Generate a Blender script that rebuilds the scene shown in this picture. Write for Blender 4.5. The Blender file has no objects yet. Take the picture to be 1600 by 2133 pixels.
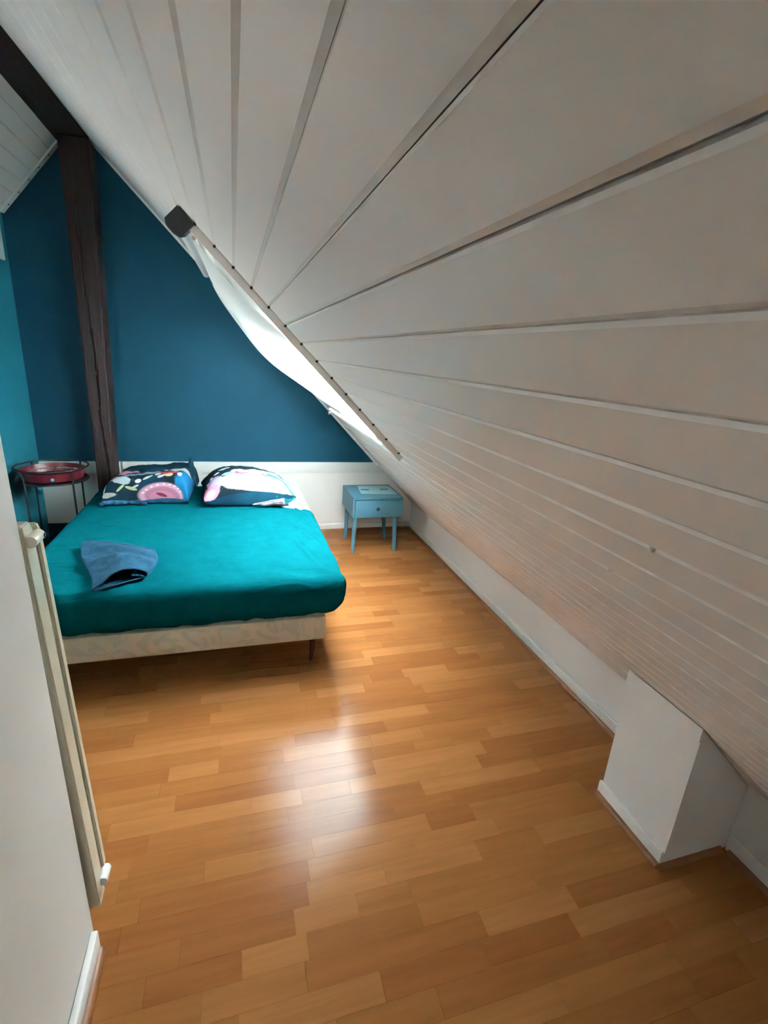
import bpy, bmesh, math, random
from mathutils import Vector, Matrix, noise

random.seed(7)
scn = bpy.context.scene
COL = scn.collection

# ---------------------------------------------------------------- camera
cam_d = bpy.data.cameras.new('camera')
cam = bpy.data.objects.new('camera', cam_d)
COL.objects.link(cam)
YAW, PIT, ROL, FPX = -0.30775990, -0.30483668, 0.06789997, 1013.73383
fw = Vector((-math.sin(YAW) * math.cos(PIT), math.cos(YAW) * math.cos(PIT), math.sin(PIT)))
rt = Vector((math.cos(YAW), math.sin(YAW), 0))
up = rt.cross(fw)
r2 = rt * math.cos(ROL) + up * math.sin(ROL)
u2 = -rt * math.sin(ROL) + up * math.cos(ROL)
rot = Matrix((r2, u2, -fw)).transposed()
cam.matrix_world = Matrix.Translation((0, 0, 1.5)) @ rot.to_4x4()
cam_d.sensor_fit = 'HORIZONTAL'
cam_d.sensor_width = 36.0
cam_d.lens = 36.0 * FPX / 1600.0
cam_d.clip_start = 0.01
scn.camera = cam

# ---------------------------------------------------------------- sky light and exposure
SKY = 37.0
world = bpy.data.worlds.new('sky')
scn.world = world
world.use_nodes = True
bg = world.node_tree.nodes['Background']
bg.inputs[0].default_value = (0.93, 0.98, 1.0, 1)
bg.inputs[1].default_value = SKY
# daylight entering by the frosted window in the left wall of the alcove (hidden by the partition)
ld = bpy.data.lights.new('alcove_window_daylight', 'AREA')
ld.shape = 'RECTANGLE'
ld.size, ld.size_y = 0.52, 1.42
ld.energy = 9.5
ld.color = (1.0, 0.97, 0.92)
lo = bpy.data.objects.new('alcove_window_daylight', ld)
COL.objects.link(lo)
lo.location = (-1.445, 2.45, 1.05)
lo.rotation_euler = Vector((-1, 0, 0)).to_track_quat('Z', 'Y').to_euler()
scn.view_settings.view_transform = 'Standard'
scn.view_settings.look = 'None'
scn.view_settings.gamma = 1
scn.view_settings.use_curve_mapping = False
scn.view_settings.exposure = 2.25


# ---------------------------------------------------------------- material helpers
def srgb(r, g, b):
    def f(c):
        c /= 255.0
        return c / 12.92 if c <= 0.04045 else ((c + 0.055) / 1.055) ** 2.4
    return (f(r), f(g), f(b), 1)


class NT:
    def __init__(self, m):
        self.t = m.node_tree

    def n(self, kind, **kw):
        nd = self.t.nodes.new(kind)
        for k, v in kw.items():
            if k.startswith('i_'):
                key = k[2:]
                key = int(key) if key.isdigit() else key
                nd.inputs[key].default_value = v
            else:
                setattr(nd, k, v)
        return nd

    def l(self, a, b):
        self.t.links.new(a, b)

    def math(self, op, a, b=0.0):
        nd = self.n('ShaderNodeMath', operation=op)
        for i, v in enumerate((a, b)):
            if isinstance(v, (int, float)):
                nd.inputs[i].default_value = v
            else:
                self.l(v, nd.inputs[i])
        return nd.outputs[0]

    def mix(self, fac, a, b):
        nd = self.n('ShaderNodeMix', data_type='RGBA')
        for sock, v in ((nd.inputs[0], fac), (nd.inputs[6], a), (nd.inputs[7], b)):
            if hasattr(v, 'is_linked'):
                self.l(v, sock)
            elif isinstance(v, (int, float)):
                sock.default_value = v
            else:
                sock.default_value = v
        return nd.outputs[2]


def mat(name, col, rough=0.6, spec=0.35, bump=0.0, bscale=60.0, var=0.0, vscale=6.0, metal=0.0, stretch=None, bdist=0.01):
    m = bpy.data.materials.new(name)
    m.use_nodes = True
    t = NT(m)
    b = m.node_tree.nodes['Principled BSDF']
    b.inputs['Roughness'].default_value = rough
    b.inputs['Specular IOR Level'].default_value = spec
    b.inputs['Metallic'].default_value = metal
    b.inputs['Base Color'].default_value = col
    tc = t.n('ShaderNodeTexCoord')
    vec = tc.outputs['Object']
    if stretch:
        mp = t.n('ShaderNodeMapping')
        mp.inputs['Scale'].default_value = stretch
        t.l(vec, mp.inputs[0])
        vec = mp.outputs[0]
    if var > 0:
        nz = t.n('ShaderNodeTexNoise', i_Scale=vscale, i_Detail=5.0)
        t.l(vec, nz.inputs['Vector'])
        dk = tuple(c * (1 - var) for c in col[:3]) + (1,)
        lt = tuple(min(1, c * (1 + var)) for c in col[:3]) + (1,)
        rr = t.n('ShaderNodeMapRange', i_1=0.3, i_2=0.7)
        t.l(nz.outputs[0], rr.inputs[0])
        t.l(t.mix(rr.outputs[0], dk, lt), b.inputs['Base Color'])
    if bump > 0:
        nb = t.n('ShaderNodeTexNoise', i_Scale=bscale, i_Detail=4.0)
        t.l(vec, nb.inputs['Vector'])
        bp = t.n('ShaderNodeBump', i_Strength=bump, i_Distance=bdist)
        t.l(nb.outputs[0], bp.inputs['Height'])
        t.l(bp.outputs[0], b.inputs['Normal'])
    return m


WHITE = mat('white_wall_paint', (0.74, 0.73, 0.70, 1), 0.6, 0.3, 0.12, 140, 0.03, 3, bdist=0.004)
WHITE_B = mat('white_board_paint', (0.80, 0.755, 0.71, 1), 0.45, 0.35, 0.03, 60, 0.03, 3, stretch=(1, 0.1, 1), bdist=0.003)
WHITE_T = mat('white_gloss_trim', (0.76, 0.76, 0.74, 1), 0.35, 0.45)
TEAL_L = mat('teal_wall_window_lit', (0.010, 0.130, 0.185, 1), 0.65, 0.15, 0.15, 160, 0.05, 5, bdist=0.004)  # same teal, with the window light on this wall put into its colour
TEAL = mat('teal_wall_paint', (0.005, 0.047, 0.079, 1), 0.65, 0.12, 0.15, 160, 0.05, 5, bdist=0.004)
RAILM = mat('rail_paint_shaded', (0.64, 0.64, 0.62, 1), 0.6, 0.2)  # white rail; its shading is put into this grey
TEAL_D = mat('dark_blue_skirting_paint', (0.012, 0.03, 0.06, 1), 0.6, 0.3)
DARKWOOD = mat('dark_brown_timber', (0.020, 0.0095, 0.0095, 1), 0.6, 0.3, 0.5, 30, 0.3, 9, stretch=(4, 4, 0.4))
BEAMWOOD = mat('dark_brown_beam', (0.022, 0.015, 0.014, 1), 0.65, 0.25, 0.5, 30, 0.3, 9, stretch=(4, 0.4, 4))
LATH = mat('brown_lath', (0.19, 0.068, 0.018, 1), 0.4, 0.4, 0, 0, 0.15, 20)
FLOORBASE = mat('floor_underlay', (0.12, 0.05, 0.02, 1), 0.6)
BLACK = mat('black_plastic', (0.008, 0.009, 0.011, 1), 0.45, 0.4)
DNAILGAP = mat('dark_nail_or_gap', (0.02, 0.018, 0.016, 1), 0.7)


def floor_mat(name, island):
    m = bpy.data.materials.new(name)
    m.use_nodes = True
    t = NT(m)
    b = m.node_tree.nodes['Principled BSDF']
    if island:
        rnd = t.n('ShaderNodeNewGeometry').outputs['Random Per Island']
    else:
        rnd = t.n('ShaderNodeObjectInfo').outputs['Random']
    ramp = t.n('ShaderNodeValToRGB')
    e = ramp.color_ramp.elements
    e[0].position, e[0].color = 0.0, (0.192, 0.066, 0.0195, 1)
    e[1].position, e[1].color = 1.0, (0.262, 0.109, 0.036, 1)
    for p, c in ((0.3, (0.208, 0.078, 0.0225, 1)), (0.65, (0.232, 0.092, 0.0275, 1))):
        x = e.new(p)
        x.color = c
    t.l(rnd, ramp.inputs[0])
    geo = t.n('ShaderNodeNewGeometry')
    off = t.n('ShaderNodeCombineXYZ')
    t.l(t.math('MULTIPLY', rnd, 37.0), off.inputs[2])
    add = t.n('ShaderNodeVectorMath', operation='ADD')
    t.l(geo.outputs['Position'], add.inputs[0])
    t.l(off.outputs[0], add.inputs[1])
    mp = t.n('ShaderNodeMapping')
    mp.inputs['Scale'].default_value = (3.0, 40.0, 3.0)
    t.l(add.outputs[0], mp.inputs[0])
    nz = t.n('ShaderNodeTexNoise', i_Scale=1.0, i_Detail=6.0, i_Roughness=0.6)
    t.l(mp.outputs[0], nz.inputs['Vector'])
    mr = t.n('ShaderNodeMapRange', i_1=0.25, i_2=0.75, i_3=0.86, i_4=1.12)
    t.l(nz.outputs[0], mr.inputs[0])
    mul = t.n('ShaderNodeVectorMath', operation='SCALE')
    t.l(ramp.outputs[0], mul.inputs[0])
    t.l(mr.outputs[0], mul.inputs['Scale'])
    t.l(mul.outputs[0], b.inputs['Base Color'])
    b.inputs['Roughness'].default_value = 0.2
    b.inputs['Specular IOR Level'].default_value = 0.085
    return m


PLANK = floor_mat('laminate_stave', False)
PLANK_S = floor_mat('laminate_stave_far', True)


# ---------------------------------------------------------------- mesh helpers
def link(name, me, parent=None):
    o = bpy.data.objects.new(name, me)
    COL.objects.link(o)
    if parent:
        o.parent = parent
    return o


def add_box(bm, lo, hi, bev=0.0, M=None):
    vs = [bm.verts.new((x, y, z)) for x in (lo[0], hi[0]) for y in (lo[1], hi[1]) for z in (lo[2], hi[2])]
    fs = [(0, 1, 3, 2), (4, 6, 7, 5), (0, 4, 5, 1), (2, 3, 7, 6), (0, 2, 6, 4), (1, 5, 7, 3)]
    faces = [bm.faces.new([vs[i] for i in f]) for f in fs]
    if bev > 0:
        es = list({e for f in faces for e in f.edges})
        r = bmesh.ops.bevel(bm, geom=es, offset=bev, segments=2, profile=0.5, affect='EDGES')
        vs = list({v for f in r['faces'] for v in f.verts} | {v for v in vs if v.is_valid})
    if M is not None:
        for v in vs:
            v.co = M @ v.co


def add_tube(bm, pts, r, seg=10, closed=False, caps=True):
    pts = [Vector(p) for p in pts]
    n = len(pts)
    rs = r if isinstance(r, (list, tuple)) else [r] * n
    rings = []
    prev = None
    for i, p in enumerate(pts):
        if closed:
            d = pts[(i + 1) % n] - pts[i - 1]
        else:
            d = pts[min(i + 1, n - 1)] - pts[max(i - 1, 0)]
        d.normalize()
        a = prev if prev else (Vector((0, 0, 1)) if abs(d.z) < 0.9 else Vector((1, 0, 0)))
        a = (a - d * a.dot(d)).normalized()
        prev = a
        b = d.cross(a)
        rings.append([bm.verts.new(p + (a * math.cos(t) + b * math.sin(t)) * rs[i]) for t in [2 * math.pi * k / seg for k in range(seg)]])
    m = n if closed else n - 1
    for i in range(m):
        A, B = rings[i], rings[(i + 1) % n]
        for k in range(seg):
            bm.faces.new((A[k], A[(k + 1) % seg], B[(k + 1) % seg], B[k]))
    if caps and not closed:
        bm.faces.new(rings[0][::-1])
        bm.faces.new(rings[-1])


def add_lathe(bm, prof, center, seg=48):
    rings = []
    for r, z in prof:
        if r < 1e-6:
            rings.append([bm.verts.new((center[0], center[1], center[2] + z))])
        else:
            rings.append([bm.verts.new((center[0] + r * math.cos(2 * math.pi * k / seg), center[1] + r * math.sin(2 * math.pi * k / seg), center[2] + z)) for k in range(seg)])
    for A, B in zip(rings, rings[1:]):
        for k in range(seg):
            a0, a1 = A[k % len(A)], A[(k + 1) % len(A)]
            b0, b1 = B[k % len(B)], B[(k + 1) % len(B)]
            vs = []
            for v in (a0, a1, b1, b0):
                if v not in vs:
                    vs.append(v)
            if len(vs) > 2:
                bm.faces.new(vs)


def add_sections(bm, secs, caps=True):
    """skin a list of equal-length closed 3D polygons"""
    R = [[bm.verts.new(p) for p in s] for s in secs]
    n = len(R[0])
    for A, B in zip(R, R[1:]):
        for k in range(n):
            bm.faces.new((A[k], A[(k + 1) % n], B[(k + 1) % n], B[k]))
    if caps:
        bm.faces.new(R[0][::-1])
        bm.faces.new(R[-1])


def obj(name, bm, m, parent=None, smooth=False, recalc=True):
    if recalc:
        bmesh.ops.recalc_face_normals(bm, faces=bm.faces[:])
    me = bpy.data.meshes.new(name)
    bm.to_mesh(me)
    bm.free()
    for mm in (m if isinstance(m, (list, tuple)) else [m]):
        me.materials.append(mm)
    if smooth:
        for p in me.polygons:
            p.use_smooth = True
        if smooth != 'all':
            me.set_sharp_from_angle(angle=math.radians(40))
    return link(name, me, parent)


def box(name, lo, hi, m, parent=None, bev=0.0):
    bm = bmesh.new()
    add_box(bm, lo, hi, bev)
    return obj(name, bm, m, parent, smooth=bev > 0)


def tag(o, label, cat, group=None):
    o['label'] = label
    o['category'] = cat
    if group:
        o['group'] = group
    return o


def thing(name, label, cat, loc=(0, 0, 0), group=None):
    o = link(name, None)
    o.location = loc
    return tag(o, label, cat, group)


def struct(o):
    o['kind'] = 'structure'
    return o


def rel(o, parent):
    """parent keeping world position for meshes written in world coordinates"""
    o.parent = parent
    o.matrix_parent_inverse = Matrix.Translation(-Vector(parent.location))
    return o


def fbm(x, y, z=0.0, o=4):
    return noise.fractal(Vector((x, y, z)), 1.0, 2.0, o)


# ---------------------------------------------------------------- room dimensions
YB = 4.07          # back wall
XR = 1.555         # knee wall
XL = -1.38         # left wall
YREAR = -1.3
PITCHW = 0.0896    # board pitch
U0 = 2.184


def kp(y):
    """foot point and pitch of the right roof slope at depth y"""
    if y <= 2.2:
        return 1.555, 0.265, math.radians(44.6)
    t = (y - 2.2) / (YB - 2.2)
    return 1.555, 0.265 - 0.022 * t, math.radians(44.6 + 1.3 * t)


def SP(s, n, y):
    """point on the right slope: s up the slope from the knee wall, n into the room"""
    x0, z0, p = kp(y)
    return Vector((x0 - s * math.cos(p) - n * math.sin(p), y, z0 + s * math.sin(p) - n * math.cos(p)))


def s_idx(i):
    return U0 - (i * PITCHW - 0.1625)


def ys_between(a, b):
    return [a] + ([2.2] if a < 2.2 - 1e-3 < 2.2 + 1e-3 < b else []) + [b]


WY0, WY1 = 2.10, 3.36
WI0, WI1 = 0, 13
WYG = 3.30   # far edge of the glazing
S_TOP = s_idx(-12.6)


def slope_box(bm, s0, s1, n0, n1, y0, y1):
    secs = [[SP(s0, n0, y), SP(s1, n0, y), SP(s1, n1, y), SP(s0, n1, y)] for y in ys_between(y0, y1)]
    add_sections(bm, secs)


# ---------------------------------------------------------------- ceiling
bm = bmesh.new()
sw0, sw1, swg = s_idx(WI1), s_idx(WI0), s_idx(6.2)
NB, NF = -0.16, -0.0125
slope_box(bm, -0.05, S_TOP, NB, NF, YREAR - 0.1, WY0)
slope_box(bm, -0.05, S_TOP, NB, NF, WY1, YB + 0.12)
slope_box(bm, -0.05, sw0, NB, NF, WY0, WY1)
slope_box(bm, sw1, S_TOP, NB, NF, WY0, WY1)
slope_box(bm, swg, sw1 - 0.001, NB, NF - 0.01, WY0, WY1)  # unseen slab added to keep skylight off the upper cloth
slope_box(bm, sw0 + 0.001, swg - 0.001, NB, NF - 0.01, WYG, WY1)  # likewise added, blocks skylight past the far edge of the pane
# opposite slope on the far side of the ridge
LA, LB = Vector((-1.000, 0, 2.675)), Vector((-1.373, 0, 2.231))
LD = (LB - LA).normalized()
LN = Vector((LD.z, 0, -LD.x))
if LN.z > 0:
    LN = -LN
LLEN = 0.75


def LP(s, n, y):
    q = LA + LD * s + LN * n
    return Vector((q.x, y, q.z))


secs = [[LP(0, -0.16, y), LP(LLEN, -0.16, y), LP(LLEN, -0.0125, y), LP(0, -0.0125, y)] for y in (YREAR - 0.1, YB + 0.12)]
add_sections(bm, secs)
ceiling = struct(obj('ceiling', bm, WHITE_B))


def board_mesh(i0, i1, y0, y1, gap=0.0):
    s1, s0 = s_idx(i0) - 0.0, s_idx(i1)
    w = s1 - s0
    prof = [(0.0004 + gap, -0.012), (0.0004 + gap, -0.0045), (0.008 + gap, 0), (w - 0.004, 0), (w - 0.0008, -0.0035), (w - 0.0008, -0.012)]
    bm = bmesh.new()
    add_sections(bm, [[SP(s0 + a, n, y) for a, n in prof] for y in ys_between(y0, y1)])
    return bm


for i in range(-12, 27):
    i0, i1 = i, i + 1
    if i == -12:
        i0 = -12.5
    if i == 26:
        i1 = 26.15
    g = 0.0022 if i == 4 else 0.0
    if WI0 <= i < WI1:
        obj('board', board_mesh(i0, i1, YREAR, WY0 - 0.001, g), WHITE_B, ceiling)
        obj('board', board_mesh(i0, i1, WY1 + 0.001, YB, 0), WHITE_B, ceiling)
    else:
        obj('board', board_mesh(i0, i1, YREAR, YB, g), WHITE_B, ceiling)
# small painted-over nail heads in two of the grooves
for gi, gy in ((10.02, 0.47), (11.97, 0.66)):
    bm = bmesh.new()
    bmesh.ops.create_icosphere(bm, subdivisions=2, radius=0.005, matrix=Matrix.Translation(SP(s_idx(gi), -0.0012, gy)))
    obj('nail_or_gap', bm, WHITE_T, ceiling, smooth='all')
s = 0.0
while s < LLEN - 0.01:
    w = min(PITCHW, LLEN - s)
    prof = [(0.0005, -0.012), (0.0005, -0.004), (0.006, 0), (w - 0.004, 0), (w - 0.0008, -0.003), (w - 0.0008, -0.012)]
    bm = bmesh.new()
    add_sections(bm, [[LP(s + a, n, y) for a, n in prof] for y in (YREAR, YB)])
    obj('board', bm, WHITE_B, ceiling)
    s += PITCHW


# ---------------------------------------------------------------- walls
def prism_y(poly, y0, y1):
    bm = bmesh.new()
    add_sections(bm, [[Vector((x, y, z)) for x, z in poly] for y in (y0, y1)])
    return bm


def sz(x, y):
    x0, z0, p = kp(y)
    return z0 + (x0 - x) * math.tan(p)


def lz(x):
    return LA.z + (x - LA.x) * (LD.z / LD.x)


RAIL0, RAIL1 = 0.53, 0.622
gable = [(XL - 0.12, RAIL1), (1.19 + 0.06, RAIL1), (-0.93, 2.86), (XL - 0.12, lz(XL - 0.12) + 0.07)]
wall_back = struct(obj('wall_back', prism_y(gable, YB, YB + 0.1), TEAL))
low = [(XL - 0.12, 0), (XR + 0.1, 0), (XR + 0.1, 0.24), (1.19, RAIL1), (XL - 0.12, RAIL1)]
obj('wainscot', prism_y(low, YB, YB + 0.1), WHITE, wall_back)
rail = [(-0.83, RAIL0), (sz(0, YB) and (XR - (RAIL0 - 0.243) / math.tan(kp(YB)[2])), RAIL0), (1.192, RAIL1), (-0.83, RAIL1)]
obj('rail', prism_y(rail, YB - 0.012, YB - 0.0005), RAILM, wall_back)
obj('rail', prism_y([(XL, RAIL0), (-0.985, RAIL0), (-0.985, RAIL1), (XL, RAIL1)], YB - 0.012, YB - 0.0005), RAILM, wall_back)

wl = [(XL - 0.12, 0), (XL, 0), (XL, lz(XL) + 0.02), (XL - 0.12, lz(XL - 0.12) + 0.02)]
W2Y0, W2Y1, W2Z0, W2Z1 = 1.70, 3.20, 0.75, 1.35
bm = prism_y(wl, W2Y1, YB)
add_sections(bm, [[Vector((x, yy, z)) for x, z in wl] for yy in (1.03, W2Y0)])
add_box(bm, (XL - 0.12, W2Y0, 0), (XL, W2Y1, W2Z0))
add_sections(bm, [[Vector((x, yy, z)) for x, z in [(XL - 0.12, W2Z1), (XL, W2Z1), wl[2], wl[3]]] for yy in (W2Y0, W2Y1)])
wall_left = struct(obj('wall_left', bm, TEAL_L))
wall_right = struct(box('wall_right', (XR, YREAR, 0), (XR + 0.1, YB, 0.27), WHITE))
XP = -0.385
LEAN = 0.0135   # the old partition leans slightly out of plumb
XT = XP - LEAN * 2.2
part = [(XP - 0.14, 0), (XP, 0), (XT, sz(XT, 0) + 0.02), (XP - 0.14, sz(XP - 0.14, 0) + 0.02)]
wall_partition = struct(obj('wall_partition', prism_y(part, YREAR, 1.03), WHITE))
stub = [(XL - 0.12, 0), (XP - 0.14, 0), (XP - 0.14, sz(XP - 0.14, 0) + 0.02), (-0.93, 2.86), (XL - 0.12, lz(XL - 0.12) + 0.05)]
obj('stub', prism_y(stub, 0.91, 1.03), WHITE, wall_partition)
rear = [(XP - 0.03, 0), (XR, 0), (XR, 0.28), (XP, sz(XP, 0) + 0.02)]
wall_rear = struct(obj('wall_rear', prism_y(rear, YREAR - 0.1, YREAR), WHITE))

# skirtings
struct(box('baseboard_right', (XR - 0.011, 1.112, 0.0), (XR, YB - 0.001, 0.062), WHITE_T, bev=0.003))
struct(box('baseboard_right_front', (XR - 0.011, YREAR, 0.0), (XR, 0.820, 0.062), WHITE_T, bev=0.003))
struct(box('baseboard_back', (-0.86, YB - 0.012, 0.0), (XR - 0.012, YB - 0.0005, 0.062), WHITE_T, bev=0.003))
struct(box('baseboard_back_left', (XL + 0.001, YB - 0.014, 0.0), (-0.985, YB - 0.0005, 0.14), TEAL_D, bev=0.003))
struct(box('baseboard_left', (XP, YREAR, 0.0), (XP + 0.018, 1.012, 0.064), WHITE_T, bev=0.005))


def lath(name, a, b, side):
    """small brown quarter strip along the foot of a wall; side = unit vector into the room"""
    bm = bmesh.new()
    a, b, sd = Vector(a), Vector(b), Vector(side)
    r = 0.015
    prof = [(0, 0), (r, 0), (r * 0.9, r * 0.45), (r * 0.45, r * 0.9), (0, r)]
    add_sections(bm, [[p + sd * q + Vector((0, 0, h + 0.0008)) for q, h in prof] for p in (a, b)])
    return struct(obj(name, bm, LATH, smooth=True))


lath('trim_1', (XR - 0.0115, 1.112, 0), (XR - 0.0115, YB - 0.013, 0), (-1, 0, 0))
lath('trim_2', (-0.86, YB - 0.0125, 0), (XR - 0.028, YB - 0.0125, 0), (0, -1, 0))
lath('trim_3', (XP + 0.0185, YREAR, 0), (XP + 0.0185, 1.0, 0), (1, 0, 0))
lath('trim_4', (XR - 0.0115, YREAR, 0), (XR - 0.0115, 0.805, 0), (-1, 0, 0))

# ---------------------------------------------------------------- floor with single staves
floor = struct(box('floor', (XL - 0.12, YREAR - 0.1, -0.1), (XR + 0.1, YB + 0.1, -0.004), FLOORBASE))
SW = 0.0667
unit = bmesh.new()
add_box(unit, (0, 0, -1), (1, 1, 0))
bmesh.ops.recalc_face_normals(unit, faces=unit.faces[:])
ume = bpy.data.meshes.new('plank')
unit.to_mesh(ume)
unit.free()
ume.materials.append(PLANK)
cells = []
y = -0.42
row = 0
while y < YB:
    y1 = min(y + SW, YB)
    x = -1.5 - random.random() * 0.35
    while x < XR:
        L = random.choice((0.17, 0.24, 0.3, 0.36, 0.42, 0.48)) * random.uniform(0.94, 1.06)
        a, b = max(x, XL), min(x + L, XR)
        if y1 <= 1.03:
            a = max(a, XP)
        if b - a > 0.004:
            cells.append((a, b, y, y1))
        x += L
    y = y1
    row += 1


def visible(c):
    a, b, y0, y1 = c
    m = (y0 + y1) / 2
    if y1 < 0.5 or b < -0.42:
        return False
    if m > 2.75 and b < 0.43:
        return False
    return True


vis = [c for c in cells if visible(c)]
vis.sort(key=lambda c: c[2])
near, far = vis[:296], vis[296:] + [c for c in cells if not visible(c)]
for a, b, y0, y1 in near:
    o = link('plank', ume, floor)
    o.location = (a + 0.00025, y0 + 0.0002, random.uniform(-0.0002, 0.0))
    o.scale = (b - a - 0.0005, y1 - y0 - 0.0004, 0.004)
bm = bmesh.new()
for a, b, y0, y1 in far:
    add_box(bm, (a + 0.00025, y0 + 0.0002, -0.004), (b - 0.00025, y1 - 0.0002, -0.0001))
o = obj('plank_field', bm, PLANK_S, floor)
o['kind'] = 'stuff'

# ---------------------------------------------------------------- skylight window in the slope
window = link('window_1', None)
window.location = SP((sw0 + swg) / 2, 0, (WY0 + WYG) / 2)
struct(window)
bm = bmesh.new()
T = 0.03
slope_box(bm, sw0, swg, -0.17, -0.001, WY0, WY0 + T)
slope_box(bm, sw0, swg, -0.17, -0.001, WYG - T, WYG)
slope_box(bm, sw0, sw0 + T, -0.17, -0.001, WY0 + T, WYG - T)
slope_box(bm, swg - T, swg, -0.17, -0.001, WY0 + T, WYG - T)
rel(obj('window_frame', bm, WHITE_T), window)
m = bpy.data.materials.new('window_glass')
m.use_nodes = True
t = NT(m)
nt = m.node_tree
nt.nodes.remove(nt.nodes['Principled BSDF'])
tr = t.n('ShaderNodeBsdfTransparent', i_0=(0.93, 0.97, 0.97, 1))
gl = t.n('ShaderNodeBsdfGlossy', i_Roughness=0.02)
mx = t.n('ShaderNodeMixShader', i_0=0.08)
t.l(tr.outputs[0], mx.inputs[1])
t.l(gl.outputs[0], mx.inputs[2])
t.l(mx.outputs[0], nt.nodes['Material Output'].inputs[0])
GLASS = m
bm = bmesh.new()
slope_box(bm, sw0 + T, swg - T, -0.135, -0.129, WY0 + T, WYG - T)
rel(obj('pane', bm, GLASS), window)

FROST = bpy.data.materials.new('frosted_glass')
FROST.use_nodes = True
t = NT(FROST)
nt = FROST.node_tree
nt.nodes.remove(nt.nodes['Principled BSDF'])
df = t.n('ShaderNodeBsdfDiffuse', i_0=(0.7, 0.7, 0.68, 1))
tl = t.n('ShaderNodeBsdfTranslucent', i_0=(0.90, 0.88, 0.84, 1))
mx = t.n('ShaderNodeMixShader', i_0=0.05)
t.l(df.outputs[0], mx.inputs[1])
t.l(tl.outputs[0], mx.inputs[2])
t.l(mx.outputs[0], nt.nodes['Material Output'].inputs[0])
# window in the left wall of the alcove, hidden behind the partition
window2 = link('window_2', None)
window2.location = (XL - 0.06, (W2Y0 + W2Y1) / 2, W2Z0)
struct(window2)
bm = bmesh.new()
xa, xb = XL - 0.10, XL - 0.04
add_box(bm, (xa, W2Y0, W2Z0), (xb, W2Y1, W2Z0 + 0.04))
add_box(bm, (xa, W2Y0, W2Z1 - 0.04), (xb, W2Y1, W2Z1))
add_box(bm, (xa, W2Y0, W2Z0 + 0.04), (xb, W2Y0 + 0.04, W2Z1 - 0.04))
add_box(bm, (xa, W2Y1 - 0.04, W2Z0 + 0.04), (xb, W2Y1, W2Z1 - 0.04))
rel(obj('window_frame', bm, WHITE_T), window2)
rel(box('pane', (XL - 0.075, W2Y0 + 0.04, W2Z0 + 0.04), (XL - 0.069, W2Y1 - 0.04, W2Z1 - 0.04), FROST), window2)

# white board fixed along the near edge of the skylight with dark groove-end dots
bm = bmesh.new()
secs = []
for yy in (WY0 - 0.018, WY0 - 0.001):
    secs.append([SP(s_idx(13.35), 0.0005, yy), SP(s_idx(-0.35), 0.0005, yy), SP(s_idx(-0.35), 0.030, yy), SP(s_idx(13.35), 0.026, yy)])
add_sections(bm, secs)
trim_w = struct(obj('trim_5', bm, WHITE_B))
for i in range(0, 14):
    bm = bmesh.new()
    c = SP(s_idx(i), 0.002, WY0 - 0.021)
    bmesh.ops.create_icosphere(bm, subdivisions=1, radius=0.0055, matrix=Matrix.Translation(c) @ Matrix.Diagonal((1.2, 0.7, 1, 1)))
    obj('nail_or_gap', bm, DNAILGAP, trim_w, smooth='all')  # dark blob stands in for the shaded gap at a groove end

# edge laths between the slopes and the back wall
bm = bmesh.new()
secs = [[SP(sv, 0.0005, YB - 0.02), SP(sv, 0.0005, YB - 0.0005), SP(sv, 0.016, YB - 0.0005), SP(sv, 0.016, YB - 0.012)] for sv in (0.50, S_TOP - 0.04)]
add_sections(bm, secs)
struct(obj('trim_6', bm, WHITE_T))
bm = bmesh.new()
add_sections(bm, [[LP(sv, 0.0005, YB - 0.05), LP(sv, 0.0005, YB - 0.0005), LP(sv, 0.012, YB - 0.0005), LP(sv, 0.012, YB - 0.05)] for sv in (0.02, 0.585)])
trim_l = struct(obj('trim_7', bm, WHITE_T))
for k in range(5):
    bm = bmesh.new()
    c = LP(0.12 + 0.1 * k, 0.0125, YB - 0.03)
    bmesh.ops.create_icosphere(bm, subdivisions=1, radius=0.005, matrix=Matrix.Translation(c))
    obj('nail_or_gap', bm, DNAILGAP, trim_l, smooth='all')
# white board end high on the left wall
struct(box('trim_8', (XL + 0.0005, 3.62, 1.936), (XL + 0.02, 3.965, 2.19), WHITE_T, bev=0.003))

# ---------------------------------------------------------------- timber post and ridge beam
bm = bmesh.new()
NZ = 90
ZB, ZT = 0.0, 2.657
cols = 16


def post_edge(z):
    t = (z - 0.4) / 2.0
    return -0.972 - 0.006 * max(0, min(1, t)) , -0.862 + 0.047 * max(-0.2, min(1.1, t))


def crack_x(z):
    # two long drying cracks, as fraction of the front face
    a = 0.30 + (2.3 - z) * 0.23 + 0.02 * fbm(z * 3, 1.7)
    b = 0.45 + (1.05 - z) * 0.55 + 0.02 * fbm(z * 3, 5.1)
    return a, b


grid = []
for k in range(NZ + 1):
    z = ZB + (ZT - ZB) * k / NZ
    xl, xr = post_edge(z)
    wob = 0.003 * fbm(z * 4, 0.3)
    xl += wob
    rowv = []
    fr = [j / cols for j in range(cols + 1)]
    ca, cb = crack_x(z)
    use = ca if z > 1.02 else cb
    if 0.08 < use < 0.92:
        j = min(range(1, cols), key=lambda q: abs(fr[q] - use))
        fr[j] = use
    for j, f in enumerate(fr):
        x = xl + (xr - xl) * f
        yv = 3.902 + 0.002 * fbm(x * 30, z * 3)
        if j == 0 or j == cols:
            yv += 0.004
        if abs(f - use) < 1e-6:
            yv += 0.016 if (0.2 < z < 1.02 or 1.05 < z < 2.3) else 0.0
        rowv.append(Vector((x, yv, z)))
    rowv.append(Vector((xr + 0.003, 3.912, z)))
    rowv.append(Vector((xr + 0.003, YB - 0.0006, z)))
    rowv.append(Vector((xl, YB - 0.0006, z)))
    grid.append(rowv)
add_sections(bm, grid)
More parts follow.
